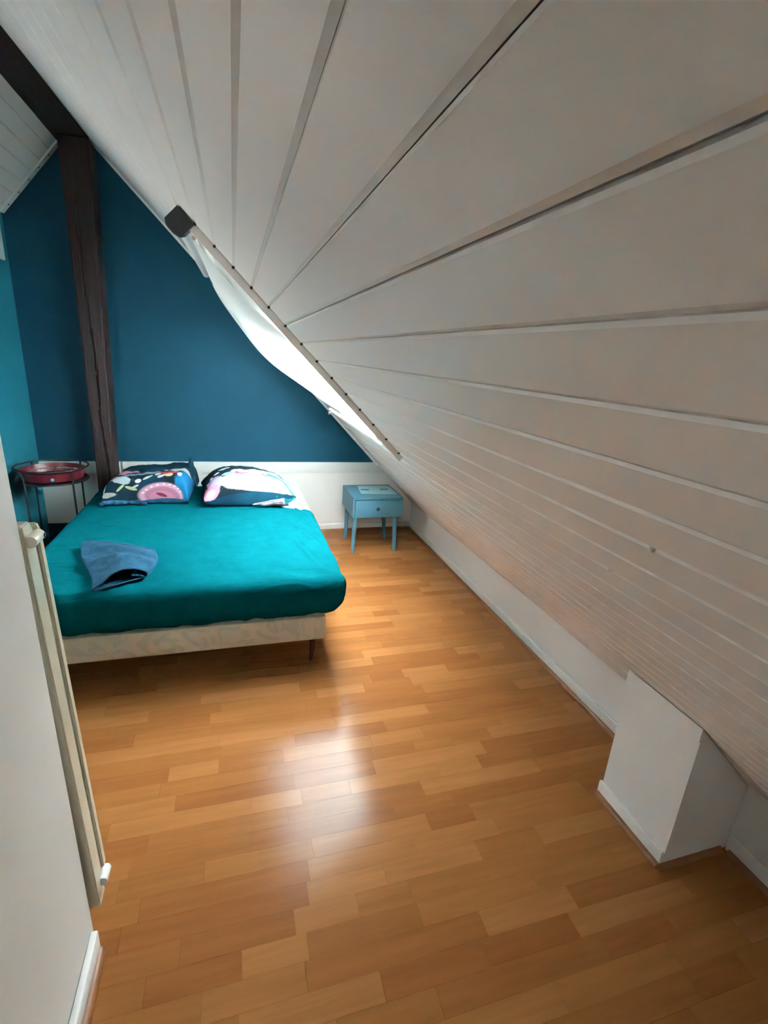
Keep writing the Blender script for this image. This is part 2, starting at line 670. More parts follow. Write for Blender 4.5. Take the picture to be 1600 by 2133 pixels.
tag(obj('timber_post', bm, DARKWOOD), 'dark brown cracked timber post standing against the teal back wall left of the bed', 'post')
bm = bmesh.new()
secs = []
for k in range(41):
    y = YREAR + 0.0 + (YB - 0.001 - YREAR) * k / 40
    if y < 1.04:
        continue
    w1 = 0.003 * fbm(y * 3, 2.2)
    w2 = 0.003 * fbm(y * 3, 7.2)
    secs.append([Vector((-1.014 + w1, y, 2.659)), Vector((-0.839 + w2, y, 2.672)), Vector((-0.839 + w2, y, 2.96)), Vector((-1.014 + w1, y, 2.96))])
add_sections(bm, secs)
tag(obj('ridge_beam', bm, BEAMWOOD), 'dark brown ridge beam running along the top of the white boarded slope', 'beam')

# ---------------------------------------------------------------- boxed casing on the knee wall
casing = thing('boxed_casing', 'white boxed-in casing low on the floor at the right, under the boarded slope', 'casing', (1.41, 0.966, 0))
cx0, cy0, cy1 = 1.278, 0.825, 1.11
poly = [(cx0, 0.0), (XR - 0.001, 0.0), (XR - 0.001, 0.2625), (cx0, sz(cx0, 1) - 0.003)]
rel(obj('casing_body', prism_y(poly, cy0, cy1), WHITE), casing)
topb = [(cx0 - 0.006, sz(cx0, 1) - 0.045), (cx0 - 0.0005, sz(cx0, 1) - 0.045), (cx0 - 0.0005, sz(cx0, 1) - 0.004), (cx0 - 0.006, sz(cx0 - 0.006, 1) - 0.004)]
rel(obj('top_lath', prism_y(topb, cy0, cy1 + 0.004), WHITE), casing)
rel(box('skirting', (cx0 - 0.012, cy0 + 0.001, 0.0), (cx0 - 0.0005, cy1 + 0.006, 0.058), WHITE_T, bev=0.003), casing)
bm = bmesh.new()
r = 0.015
add_sections(bm, [[Vector((cx0 - 0.0125 - q, yy, h + 0.0008)) for q, h in [(0, 0), (r, 0), (r * 0.9, r * 0.45), (r * 0.45, r * 0.9), (0, r)]] for yy in (cy0, cy1)])
o = rel(obj('lath', bm, LATH, smooth=True), casing)
o['label'] = 'brown quarter lath'
bm = bmesh.new()
add_sections(bm, [[Vector((xx, cy0 - 0.0005 - q, h + 0.0008)) for q, h in [(0, 0), (r, 0), (r * 0.9, r * 0.45), (r * 0.45, r * 0.9), (0, r)]] for xx in (cx0 - 0.02, XR - 0.03)])
o = rel(obj('lath', bm, LATH, smooth=True), casing)
o['label'] = 'brown quarter lath'

# ---------------------------------------------------------------- roller blind under the skylight
blind = thing('roller_blind', 'white roller blind sagging under the skylight on the boarded slope', 'blind', SP(s_idx(0), 0.03, 2.6))
SILVER = mat('pale_blind_metal', (0.80, 0.82, 0.82, 1), 0.35, 0.5)
bm = bmesh.new()
add_tube(bm, [SP(s_idx(-0.28), 0.040, y) for y in (2.125, 3.37)], 0.021, 14)
rel(obj('cassette', bm, SILVER, smooth=True), blind)
bm = bmesh.new()
add_tube(bm, [SP(s_idx(0.22), 0.034, y) for y in (2.125, 3.37)], 0.008, 10)
rel(obj('guide_rail', bm, SILVER, smooth=True), blind)
bm = bmesh.new()
c = SP(s_idx(-0.42), 0.040, 2.09)
h = 0.038
prof = []
for a, b in ((-h, -h + 0.002), (h, -h + 0.002), (h, h * 0.35), (h * 0.75, h * 0.8), (h * 0.2, h), (-h * 0.6, h), (-h, h * 0.7)):
    prof.append((a, b))
ds = (SP(1, 0, 2.09) - SP(0, 0, 2.09)).normalized()
dn = (SP(0, 1, 2.09) - SP(0, 0, 2.09)).normalized()
add_sections(bm, [[c + ds * (-a) + dn * b + Vector((0, dy, 0)) for a, b in prof] for dy in (-0.016, 0.03)])
rel(obj('end_cap', bm, BLACK), blind)
# hanging cloth
m = bpy.data.materials.new('blind_cloth')
m.use_nodes = True
t = NT(m)
nt = m.node_tree
nt.nodes.remove(nt.nodes['Principled BSDF'])
df = t.n('ShaderNodeBsdfDiffuse', i_0=(0.80, 0.82, 0.82, 1))
tl = t.n('ShaderNodeBsdfTranslucent', i_0=(0.82, 0.86, 0.86, 1))
mx = t.n('ShaderNodeMixShader', i_0=0.62)
t.l(df.outputs[0], mx.inputs[1])
t.l(tl.outputs[0], mx.inputs[2])
t.l(mx.outputs[0], nt.nodes['Material Output'].inputs[0])
CLOTH = m
bm = bmesh.new()
NS, NYC = 44, 30
sa, sb = s_idx(0.1), s_idx(11.6)
vv = []
for a in range(NS + 1):
    f = a / NS
    rowv = []
    for b in range(NYC + 1):
        g = b / NYC
        y = 2.15 + (3.30 - 2.15) * g
        sag = (0.010 + 0.078 * g ** 0.7) * (math.sin(math.pi * f ** 0.85)) ** 0.8
        sag += 0.010 * math.sin(f * 9 + g * 3) * math.sin(math.pi * f)
        base = 0.022 + 0.012 * math.cos(math.pi * f)
        rowv.append(bm.verts.new(SP(sa + (sb - sa) * f, base + sag, y)))
    vv.append(rowv)
for a in range(NS):
    for b in range(NYC):
        bm.faces.new((vv[a][b], vv[a + 1][b], vv[a + 1][b + 1], vv[a][b + 1]))
rel(obj('cloth', bm, CLOTH, smooth='all'), blind)
bm = bmesh.new()  # extra cloth layer added so the far edge renders greyer
hemg = []
for a in range(NS + 1):
    f = a / NS
    rowv = []
    for b in range(5):
        g = 0.80 + 0.21 * b / 4
        y = 2.15 + (3.30 - 2.15) * g
        sag = (0.010 + 0.078 * min(1, g) ** 0.7) * (math.sin(math.pi * f ** 0.85)) ** 0.8
        sag += 0.010 * math.sin(f * 9 + g * 3) * math.sin(math.pi * f)
        base = 0.022 + 0.012 * math.cos(math.pi * f) + 0.003
        rowv.append(bm.verts.new(SP(sa + (sb - sa) * f, base + sag, y)))
    hemg.append(rowv)
for a in range(NS):
    for b in range(4):
        bm.faces.new((hemg[a][b], hemg[a + 1][b], hemg[a + 1][b + 1], hemg[a][b + 1]))
o = rel(obj('hem', bm, CLOTH, smooth='all'), blind)
o['label'] = 'second layer added to grey the far hem of the blind cloth'
bm = bmesh.new()
add_tube(bm, [SP(s_idx(11.75), 0.034, y) for y in (2.13, 3.33)], 0.009, 10)
add_tube(bm, [SP(s_idx(12.15), 0.030, y) for y in (2.13, 3.30)], 0.006, 10)
rel(obj('bottom_bar', bm, SILVER, smooth=True), blind)
bm = bmesh.new()
add_box(bm, (-0.014, -0.008, -0.014), (0.014, 0.02, 0.010), 0.003, Matrix.Translation(SP(s_idx(11.95), 0.05, 3.335)))
rel(obj('bar_clip', bm, BLACK, smooth=True), blind)

# ---------------------------------------------------------------- bed: base, mattress, sheet
DAMASK = bpy.data.materials.new('cream_damask')
DAMASK.use_nodes = True
t = NT(DAMASK)
b = DAMASK.node_tree.nodes['Principled BSDF']
tc = t.n('ShaderNodeTexCoord')
nz = t.n('ShaderNodeTexNoise', i_Scale=9.0, i_Detail=3.0, i_Distortion=2.5)
t.l(tc.outputs['Object'], nz.inputs['Vector'])
mr = t.n('ShaderNodeMapRange', i_1=0.48, i_2=0.56)
t.l(nz.outputs[0], mr.inputs[0])
c1 = t.mix(mr.outputs[0], (0.66, 0.57, 0.46, 1), (0.54, 0.51, 0.42, 1))
t.l(c1, b.inputs['Base Color'])
b.inputs['Roughness'].default_value = 0.8
MAHOG = mat('dark_red_wood', (0.05, 0.012, 0.010, 1), 0.4, 0.4)
bed = thing('bed_base', 'cream damask upholstered bed base on short dark wooden legs', 'bed', (-0.25, 3.1, 0))
bm = bmesh.new()
add_box(bm, (-0.93, 2.122, 0.132), (0.412, 3.892, 0.262), 0.012)
rel(obj('base', bm, DAMASK, smooth=True), bed)
for lx, ly in ((0.345, 2.155), (-0.86, 2.155), (0.345, 3.85), (-0.86, 3.85)):
    bm = bmesh.new()
    add_tube(bm, [(lx + 0.006, ly, 0.131), (lx, ly, 0.0)], [0.018, 0.011], 14)
    rel(obj('leg', bm, MAHOG, bed and None, smooth=True), bed)

MX0, MX1, MY0, MY1, MZ0, MZ1 = -0.952, 0.499, 2.092, 3.880, 0.264, 0.472


def rbox(p, off, r):
    """push a point of the unit cube surface onto a rounded mattress shape"""
    cx, cy, cz = (MX0 + MX1) / 2, (MY0 + MY1) / 2, (MZ0 + MZ1) / 2
    hx, hy, hz = (MX1 - MX0) / 2, (MY1 - MY0) / 2, (MZ1 - MZ0) / 2
    q = Vector((p[0] * hx, p[1] * hy, p[2] * hz))
    tt = (p[2] + 1) / 2
    tt = tt * tt * (3 - 2 * tt)
    r = 0.10 + (0.05 - 0.10) * tt
    core = Vector((max(-hx + r, min(hx - r, q.x)), max(-hy + r, min(hy - r, q.y)), max(-hz + r, min(hz - r, q.z))))
    d = q - core
    if d.length > 1e-9:
        d.normalize()
    v = core + d * (r + off)
    return v + Vector((cx, cy, cz)), d


def cube_grid(nx, ny, nz):
    """faces of a cube surface as index grids in [-1,1]"""
    def lin(n):
        return [-1 + 2 * k / n for k in range(n + 1)]
    gx, gy, gz = lin(nx), lin(ny), lin(nz)
    out = []
    out.append([[(x, y, 1) for y in gy] for x in gx])
    out.append([[(x, y, -1) for y in gy] for x in gx])
    out.append([[(x, -1, z) for z in gz] for x in gx])
    out.append([[(x, 1, z) for z in gz] for x in gx])
    out.append([[(-1, y, z) for z in gz] for y in gy])
    out.append([[(1, y, z) for z in gz] for y in gy])
    return out


def mattress_mesh(off, keep=None, disp=None, res=(72, 96, 14)):
    bm = bmesh.new()
    for G in cube_grid(*res):
        V = []
        for rowp in G:
            rv = []
            for p in rowp:
                # denser sampling near the rounded edges
                q = tuple(math.copysign(abs(c) ** 0.75, c) if abs(c) < 1 else c for c in p)
                co, n = rbox(q, off, 0.085)
                if disp:
                    co = disp(co, n)
                rv.append(bm.verts.new(co))
            V.append(rv)
        for a in range(len(V) - 1):
            for c in range(len(V[0]) - 1):
                bm.faces.new((V[a][c], V[a + 1][c], V[a + 1][c + 1], V[a][c + 1]))
    bmesh.ops.remove_doubles(bm, verts=bm.verts[:], dist=0.0004)
    if keep:
        dead = [f for f in bm.faces if not keep(f.calc_center_median())]
        bmesh.ops.delete(bm, geom=dead, context='FACES')
    return bm


TICK = mat('white_mattress_ticking', (0.86, 0.87, 0.86, 1), 0.75, 0.2, 0.2, 90, bdist=0.004)
tag(obj('mattress', mattress_mesh(0, res=(36, 48, 10)), TICK, smooth='all'), 'white mattress on the bed base, its bare far right corner showing past the teal sheet', 'mattress')
SHEET = mat('teal_cotton_sheet', (0.0012, 0.062, 0.077, 1), 0.85, 0.0, 0.25, 30, 0.06, 14, bdist=0.006)
t = NT(SHEET)
b = SHEET.node_tree.nodes['Principled BSDF']
old = b.inputs['Normal'].links[0].from_node
mp = t.n('ShaderNodeMapping')
mp.inputs['Rotation'].default_value = (0, 0, 0.9)
mp.inputs['Scale'].default_value = (3.0, 13.0, 6.0)
t.l(t.n('ShaderNodeTexCoord').outputs['Object'], mp.inputs[0])
nz = t.n('ShaderNodeTexNoise', i_Scale=1.0, i_Detail=3.0, i_Distortion=0.8)
t.l(mp.outputs[0], nz.inputs['Vector'])
rg = t.math('ABSOLUTE', t.math('SUBTRACT', nz.outputs[0], 0.5))
bp = t.n('ShaderNodeBump', i_Strength=0.55, i_Distance=0.03)
t.l(t.math('MULTIPLY', rg, -1.0), bp.inputs['Height'])
t.l(old.outputs[0], bp.inputs['Normal'])
t.l(bp.outputs[0], b.inputs['Normal'])


def ridge(v):
    return max(0.0, 1 - abs(v)) ** 2


def sheet_disp(co, n):
    x, y, z = co
    h = 0.003 * fbm(x * 5, y * 5, z * 5) + 0.0022 * fbm(x * 9 + 3 * y, y * 4 - x * 5, 4.0)
    if n.length < 1e-6:
        n = Vector((0, 0, 1))
    # pulled wrinkles on the right flank and towards the foot corners
    if x > 0.1:
        w = min(1, (x - 0.1) / 0.3)
        for k, (xx, yy, sl, wd) in enumerate(((0.40, 2.95, -0.35, 0.02), (0.36, 2.78, -0.30, 0.022), (0.44, 2.62, -0.25, 0.02), (0.42, 3.12, -0.4, 0.018), (0.33, 2.5, -0.22, 0.02))):
            dd = (x - xx) - sl * (y - yy)
            ln = math.exp(-((y - yy) / 0.16) ** 2)
            h += 0.013 * ridge(dd / wd) * ln * w - 0.010 * ridge((dd - wd * 1.3) / wd) * ln * w
    if y < 2.5 and z > 0.36:
        w = max(0, 1 - abs(y - 2.2) / 0.18)
        h += 0.006 * w * math.sin(x * 22 + 14 * (y - 2.2) + 3 * fbm(x * 3, y * 3))
    # long folds left of the towel
    if x < -0.45 and y < 2.6:
        h += 0.008 * ridge((y - (2.27 + 0.10 * (x + 0.6))) / 0.012) - 0.004 * ridge((y - (2.235 + 0.10 * (x + 0.6))) / 0.012)
    if z < 0.38:
        h += 0.004 * math.sin(x * 34 + 5 * fbm(x * 4, z * 4)) * (0.38 - z) / 0.12
    return co + n * max(h, -0.007)


def sheet_keep(c):
    hem = 0.272 - 0.028 * max(0, min(1, (0.1 - c.x) / 0.8)) + 0.006 * fbm(c.x * 9, c.y * 9)
    if c.z < max(hem, 0.266):
        return False
    # sheet has slipped off the far right corner
    d = c.y - (3.19 - 0.42 * (c.x - 0.45) + 0.02 * fbm(c.x * 6, 2.0))
    if c.x > 0.29 + 0.02 * fbm(c.y * 5, 3.0) and d > 0:
        return False
    return True


sheet = obj('fitted_sheet', mattress_mesh(0.009, sheet_keep, sheet_disp, res=(190, 240, 30)), SHEET, smooth='all')
tag(sheet, 'teal fitted sheet stretched over the mattress, slipped off its far right corner', 'sheet')


# ---------------------------------------------------------------- floral pillows
def floral(name, base, shapes, seed, VS=0.62):
    m = bpy.data.materials.new(name)
    m.use_nodes = True
    t = NT(m)
    b = m.node_tree.nodes['Principled BSDF']
    b.inputs['Roughness'].default_value = 0.8
    b.inputs['Specular IOR Level'].default_value = 0.04
    uv = t.n('ShaderNodeTexCoord').outputs['UV']
    nz = t.n('ShaderNodeTexNoise', i_Scale=11.0, i_Detail=3.0, noise_dimensions='4D')
    nz.inputs['W'].default_value = seed
    t.l(uv, nz.inputs['Vector'])
    nz2 = t.n('ShaderNodeTexNoise', i_Scale=4.5, i_Detail=4.0, noise_dimensions='4D')
    nz2.inputs['W'].default_value = seed + 5
    t.l(uv, nz2.inputs['Vector'])
    mr = t.n('ShaderNodeMapRange', i_1=0.38, i_2=0.62)
    t.l(nz2.outputs[0], mr.inputs[0])
    col = t.mix(mr.outputs[0], base[0], base[1])
    jit = t.math('MULTIPLY', t.math('SUBTRACT', nz.outputs[0], 0.5), 1.0)
    for (cx, cy, rx, ry, ang, c, wob) in shapes:
        mp = t.n('ShaderNodeMapping', vector_type='TEXTURE')
        cy, ry = cy * VS, ry * VS
        mp.inputs['Location'].default_value = (cx, cy, 0)
        mp.inputs['Rotation'].default_value = (0, 0, math.radians(ang))
        mp.inputs['Scale'].default_value = (rx, ry, 1)
        t.l(uv, mp.inputs[0])
        ln = t.n('ShaderNodeVectorMath', operation='LENGTH')
        t.l(mp.outputs[0], ln.inputs[0])
        v = t.math('ADD', ln.outputs['Value'], t.math('MULTIPLY', jit, wob))
        ss = t.n('ShaderNodeMapRange', i_1=0.92, i_2=1.06, i_3=1.0, i_4=0.0)
        t.l(v, ss.inputs[0])
        col = t.mix(ss.outputs[0], col, c)
    t.l(col, b.inputs['Base Color'])
    return m


def pillow(name, x0, x1, y0, y1, H, hs, pu, pv, mats, seed, dx=0.0, ears=(), pe=0.55):
    """puffed pillow: top half (floral) and under half meeting at a seam of height hs(u)"""
    bm = bmesh.new()
    uvl = bm.loops.layers.uv.new('UVMap')
    NU, NV = 64, 48
    zb = 0.4895
    top, bot = [], []
    for a in range(NU + 1):
        u = -math.cos(math.pi * a / NU)
        rt_, rb_ = [], []
        for c in range(NV + 1):
            v = -math.cos(math.pi * c / NV)
            f = max(0.0, (1 - abs(u) ** pu)) ** pe * max(0.0, (1 - abs(v) ** pv)) ** 0.5
            pinch = 1 - 0.05 * (1 - v * v) * abs(u) ** 3
            pinv = 1 - 0.10 * (1 - u * u) * abs(v) ** 3
            x = (x0 + x1) / 2 + (x1 - x0) / 2 * u * pinch + dx * v
            y = (y0 + y1) / 2 + (y1 - y0) / 2 * v * pinv
            sm = hs(u, v)
            hh = (H(u, v) if callable(H) else H)
            w = 0.010 * fbm(x * 9, y * 9, seed) + 0.006 * fbm(x * 22, y * 14, seed + 3)
            zt = sm + (hh - sm) * f + w * f
            zl = sm * (1 - min(1, f * 1.9)) ** 1.5
            for (eu, ev, ez, er) in ears:
                k = math.exp(-((u - eu) ** 2 + (v - ev) ** 2) / er)
                zt += ez * k
                zl += ez * k
            ux, uy = (u + 1) / 2, (v + 1) / 2
            if c == 0:
                arc, pz = 0.0, (y, sm)
            arc += math.hypot(y - pz[0], zt - pz[1])
            pz = (y, zt)
            rt_.append((bm.verts.new((x, y, zb + max(0.001, zt))), (a / NU, arc / 0.8)))
            yb = y + (0.012 * (1 - abs(v)) if v < 0 else 0)
            rb_.append((bm.verts.new((x, yb, zb + max(0.0, zl))), (a / NU, c / NV)))
        top.append(rt_)
        bot.append(rb_)
    for G, mi in ((top, 0), (bot, 1)):
        for a in range(NU):
            for c in range(NV):
                q = (G[a][c], G[a + 1][c], G[a + 1][c + 1], G[a][c + 1])
                fce = bm.faces.new([k[0] for k in q])
                fce.material_index = mi
                for lp, k in zip(fce.loops, q):
                    lp[uvl].uv = k[1]
    bmesh.ops.remove_doubles(bm, verts=bm.verts[:], dist=0.0006)
    return obj(name, bm, mats, smooth='all')


NAVY = ((0.005, 0.011, 0.016, 1), (0.004, 0.028, 0.050, 1))
PINK, ROSE, CREAM, LEAF = (0.62, 0.20, 0.30, 1), (0.55, 0.05, 0.10, 1), (0.62, 0.60, 0.50, 1), (0.50, 0.52, 0.28, 1)
GREY, PALE, SKYB = (0.30, 0.38, 0.44, 1), (0.66, 0.60, 0.62, 1), (0.05, 0.30, 0.55, 1)
DKB = (0.012, 0.03, 0.045, 1)
# left pillow: uv x left to right, uv y front foot (0) to back (1)
shL = [
    (0.92, 0.10, 0.17, 0.55, 0, (0.012, 0.14, 0.30, 1), 0.8),
    (0.24, 0.36, 0.13, 0.06, 10, GREY, 1.2), (0.13, 0.33, 0.10, 0.05, 20, (0.45, 0.16, 0.24, 1), 1.0),
    (0.30, 0.31, 0.09, 0.06, -10, (0.42, 0.50, 0.55, 1), 1.2), (0.45, 0.48, 0.14, 0.05, 0, GREY, 1.4),
    (0.10, 0.20, 0.03, 0.10, -8, (0.45, 0.50, 0.42, 1), 0.6), (0.16, 0.09, 0.10, 0.035, 8, (0.45, 0.46, 0.42, 1), 0.8),
    (0.66, 0.42, 0.10, 0.05, 0, ROSE, 0.6), (0.67, 0.35, 0.045, 0.045, 0, (0.70, 0.62, 0.25, 1), 0.5),
    (0.79, 0.37, 0.03, 0.05, 25, CREAM, 0.3), (0.58, 0.37, 0.025, 0.04, -30, CREAM, 0.3), (0.61, 0.31, 0.03, 0.025, 20, PALE, 0.4),
    (0.51, 0.31, 0.04, 0.018, 30, CREAM, 0.3), (0.44, 0.27, 0.025, 0.03, 0, PALE, 0.5),
    (0.30, 0.19, 0.045, 0.018, 40, LEAF, 0.3), (0.39, 0.18, 0.05, 0.020, -20, LEAF, 0.3), (0.42, 0.20, 0.03, 0.014, 20, CREAM, 0.3),
    (0.64, 0.05, 0.20, 0.165, -6, (0.60, 0.33, 0.42, 1), 0.08), (0.64, 0.04, 0.155, 0.12, -6, (0.42, 0.17, 0.27, 1), 0.15),
    (0.63, 0.03, 0.11, 0.07, -6, (0.52, 0.22, 0.30, 1), 0.3), (0.62, 0.05, 0.05, 0.022, -20, (0.20, 0.03, 0.07, 1), 0.5),
    (0.78, 0.60, 0.16, 0.08, 0, (0.5, 0.55, 0.55, 1), 1.2), (0.22, 0.64, 0.16, 0.09, 0, (0.5, 0.22, 0.3, 1), 1.2),
]
for k in range(9):
    th_ = math.radians(22 + 17 * k)
    shL.append((0.64 + 0.176 * math.cos(th_), 0.05 + 0.142 * math.sin(th_), 0.010, 0.009, 0, (0.95, 0.80, 0.85, 1), 0.1))
shL = [q[:5] + (tuple(0.55 * k for k in q[5][:3]) + (1,),) + q[6:] for q in shL]
UNDER = mat('blue_pillow_underside', (0.007, 0.05, 0.10, 1), 0.65, 0.2, 0.2, 40, 0.5, 18)
FL = floral('floral_print_left', NAVY, shL, 1.0)
left_p = pillow('pillow', -0.805, -0.290, 3.35, 3.86, lambda u, v: 0.178 + 0.022 * u, lambda u, v: 0.024 + 0.012 * math.sin(3 * u), 9, 8,
                [FL, UNDER], 1.3, 0.02, ears=((0.97, 0.45, 0.085, 0.012),), pe=0.33)
tag(left_p, 'navy floral pillow with a pink fan print, nearer the timber post', 'pillow', 'floral pillows at the head of the bed')
# rolled blue flap under the left pillow's front corner
bm = bmesh.new()
pts = []
for k in range(13):
    f = k / 12
    pts.append((-0.835 + 0.27 * f, 3.335 + 0.045 * math.sin(f * 3) + 0.01 * math.sin(f * 11), 0.498 + 0.004 * math.sin(f * 9)))
add_tube(bm, pts, [0.010 + 0.012 * math.sin(math.pi * min(1, 0.15 + 0.85 * k / 12)) for k in range(13)], 12)
for vtx in bm.verts:
    vtx.co += Vector((0, 0.004 * fbm(vtx.co.x * 30, vtx.co.y * 30), 0.004 * fbm(vtx.co.x * 25, vtx.co.z * 40)))
    vtx.co.z = max(vtx.co.z, 0.4905)
FLAP = floral('floral_flap', ((0.01, 0.06, 0.14, 1), (0.05, 0.22, 0.36, 1)), [], 4.0)
o = obj('flap', bm, mat('blue_flap_cloth', (0.010, 0.052, 0.10, 1), 0.7, 0.1, 0.3, 30, 0.85, 40), left_p, smooth='all')
o['label'] = 'rolled blue corner of the pillow case'

shR = [
    (0.90, 0.22, 0.16, 0.20, 0, (0.80, 0.78, 0.78, 1), 0.5), (0.62, 0.12, 0.34, 0.12, -4, (0.78, 0.72, 0.73, 1), 0.35),
    (0.55, 0.32, 0.17, 0.07, 6, (0.74, 0.66, 0.68, 1), 1.0), (0.80, 0.36, 0.16, 0.10, -14, (0.70, 0.50, 0.54, 1), 1.0),
    (0.10, 0.10, 0.055, 0.06, 0, (0.20, 0.085, 0.08, 1), 1.0), (0.22, 0.17, 0.09, 0.10, 30, (0.33, 0.28, 0.45, 1), 0.9),
    (0.17, 0.06, 0.11, 0.07, 14, (0.60, 0.20, 0.30, 1), 0.6), (0.18, 0.05, 0.06, 0.035, 20, (0.72, 0.36, 0.46, 1), 0.9),
    (0.36, 0.24, 0.06, 0.03, 20, (0.22, 0.45, 0.50, 1), 1.0), (0.47, 0.235, 0.08, 0.018, 4, (0.60, 0.10, 0.20, 1), 0.8),
    (0.72, 0.285, 0.075, 0.055, -20, (0.03, 0.16, 0.28, 1), 0.8), (0.66, 0.205, 0.15, 0.016, -6, (0.06, 0.34, 0.42, 1), 1.2),
    (0.84, 0.16, 0.05, 0.13, 30, (0.03, 0.20, 0.29, 1), 1.2), (0.90, 0.06, 0.08, 0.05, 0, (0.03, 0.33, 0.42, 1), 1.2),
    (0.26, 0.33, 0.03, 0.02, 20, PALE, 0.6), (0.20, 0.29, 0.02, 0.025, 0, PALE, 0.6), (0.33, 0.40, 0.05, 0.02, 10, GREY, 0.8), (0.14, 0.22, 0.02, 0.02, 0, CREAM, 0.6),
]
FR = floral('floral_print_right', ((0.006, 0.012, 0.018, 1), (0.010, 0.022, 0.032, 1)), shR, 9.0, 1.0)
shU = [(0.80, 0.12, 0.14, 0.09, 10, (0.02, 0.22, 0.30, 1), 1.3), (0.92, 0.07, 0.06, 0.06, 0, (0.02, 0.26, 0.34, 1), 1.0)]
FU = floral('teal_pillow_underside', ((0.006, 0.030, 0.055, 1), (0.008, 0.055, 0.09, 1)), shU, 12.0, 1.0)
right_p = pillow('pillow', -0.232, 0.375, 3.245, 3.74, lambda u, v: 0.178 + 0.02 * (1 - u * u) - 0.030 * u, lambda u, v: 0.045 + 0.055 * max(0, 1 - (u - 0.15) ** 2) * (1 if v < 0 else 0.6), 2.6, 4,
                 [FR, FU], 2.7, -0.02)
tag(right_p, 'pale pink and white floral pillow with a teal front edge, right of navy one', 'pillow', 'floral pillows at the head of the bed')
# grey folded corner at the pillow's front right
bm = bmesh.new()
pts = [(0.10 + 0.21 * k / 12, 3.243 + 0.006 * math.sin(k), 0.506 + 0.016 * k / 12) for k in range(13)]
add_tube(bm, pts, [0.004 + 0.024 * (k / 12) ** 0.8 for k in range(13)], 14)
for vtx in bm.verts:
    vtx.co += Vector((0, 0.004 * fbm(vtx.co.x * 12, vtx.co.z * 60), 0.003 * fbm(vtx.co.x * 25, vtx.co.y * 40)))
    vtx.co.z = max(vtx.co.z, 0.4905)
o = obj('folded_corner', bm, mat('grey_violet_cloth', (0.13, 0.12, 0.14, 1), 0.65, 0.2, 0.4, 25, 0.4, 22, stretch=(1, 4, 4)), right_p, smooth='all')
o['label'] = 'grey violet folded corner of the pillow case'

# ---------------------------------------------------------------- folded towel
TOWEL = mat('blue_terry_towel', (0.014, 0.054, 0.096, 1), 0.95, 0.05, 0.9, 260, 0.12, 30, bdist=0.006)
bm = bmesh.new()
zt0 = 0.491
# corners measured on the sheet: front left, front right, back left, back right
FLc, FRc, BLc, BRc = Vector((-0.585, 2.085)), Vector((-0.400, 2.20)), Vector((-0.765, 2.64)), Vector((-0.415, 2.50))
prof = []   # (across 0..1, height) outer loop of a towel folded over: bottom layer then top layer
NP = 40
for k in range(NP + 1):
    f = k / NP
    prof.append((0.95 - 0.93 * f, 0.004))
for k in range(7):
    a = math.pi / 2 + math.pi * k / 6
    prof.append((0.02 + 0.03 * math.cos(a), 0.012 - 0.008 * math.sin(a)))
for k in range(1, NP + 1):
    f = k / NP
    hgt = 0.020 + 0.055 * math.sin(math.pi * min(1, f * 0.86)) ** 1.5
    prof.append((0.02 + 0.96 * f, hgt))
for k in range(1, 10):
    a = math.pi / 2 - math.pi * k / 9
    prof.append((0.98 + 0.05 * math.cos(a), 0.018 + 0.016 * math.sin(a)))
for k in range(1, 9):
    prof.append((0.98 - 0.035 * k, 0.004 + 0.0035 * k))
NL = 36
ring = []
for b in range(NL + 1):
    g = b / NL
    rv = []
    for f, hgt in prof:
        A = FLc.lerp(BLc, g)
        B = FRc.lerp(BRc, g)
        A = A + Vector((0.010 * math.sin(g * 7), 0))
        B = B + Vector((0.030 * math.sin(math.pi * g), 0))
        p = A + (B - A) * f
        flat = 1 - 0.62 * g
        h2 = 0.004 + (hgt - 0.004) * flat + (0.012 if hgt > 0.012 else 0) * g
        if hgt > 0.015 and f < 1.0:
            h2 += 0.009 * math.sin(g * 15 + 3.5 * f + 2 * fbm(p.x * 8, p.y * 8)) * min(1, g * 3) * (1 - 0.4 * f)
            h2 += 0.004 * fbm(p.x * 16, p.y * 16, 2.0)
        rv.append(bm.verts.new((p.x, p.y, zt0 + max(0.002, h2))))
    ring.append(rv)
for a in range(NL):
    for c in range(len(prof) - 1):
        bm.faces.new((ring[a][c], ring[a][c + 1], ring[a + 1][c + 1], ring[a + 1][c]))
towel = obj('towel', bm, TOWEL, smooth='all')
md = towel.modifiers.new('thick', 'SOLIDIFY')
md.thickness = 0.005
md.offset = -1
tag(towel, 'blue terry towel folded over on the foot end of the teal sheet', 'towel')

# ---------------------------------------------------------------- blue nightstand
NBLUE = mat('blue_grey_furniture_paint', (0.062, 0.175, 0.24, 1), 0.5, 0.35, 0.08, 80, 0.06, 10, bdist=0.003)
ns = thing('nightstand', 'small grey blue nightstand with one drawer on four legs in the far right corner', 'nightstand', (1.07, 3.72, 0))
X0, X1, Y0, Y1, Z0, Z1 = 0.868, 1.275, 3.53, 3.935, 0.288, 0.452
bm = bmesh.new()
th = 0.014
add_box(bm, (X0, Y0, Z1 - th), (X1, Y1, Z1), 0.0015)
add_box(bm, (X0, Y0, Z0), (X1, Y1, Z0 + th), 0.0015)
add_box(bm, (X0, Y0, Z0 + th), (X0 + th, Y1, Z1 - th))
add_box(bm, (X1 - th, Y0, Z0 + th), (X1, Y1, Z1 - th))
add_box(bm, (X0 + th, Y1 - th, Z0 + th), (X1 - th, Y1, Z1 - th))
rel(obj('carcass', bm, NBLUE), ns)
dr = thing('drawer', '', '')
del dr['label'], dr['category']
bpy.data.objects.remove(dr)
bm = bmesh.new()
add_box(bm, (X0 + th + 0.004, Y0 - 0.003, Z0 + th - 0.012), (X1 - 0.004, Y0 + 0.013, Z1 - th - 0.006), 0.0015)
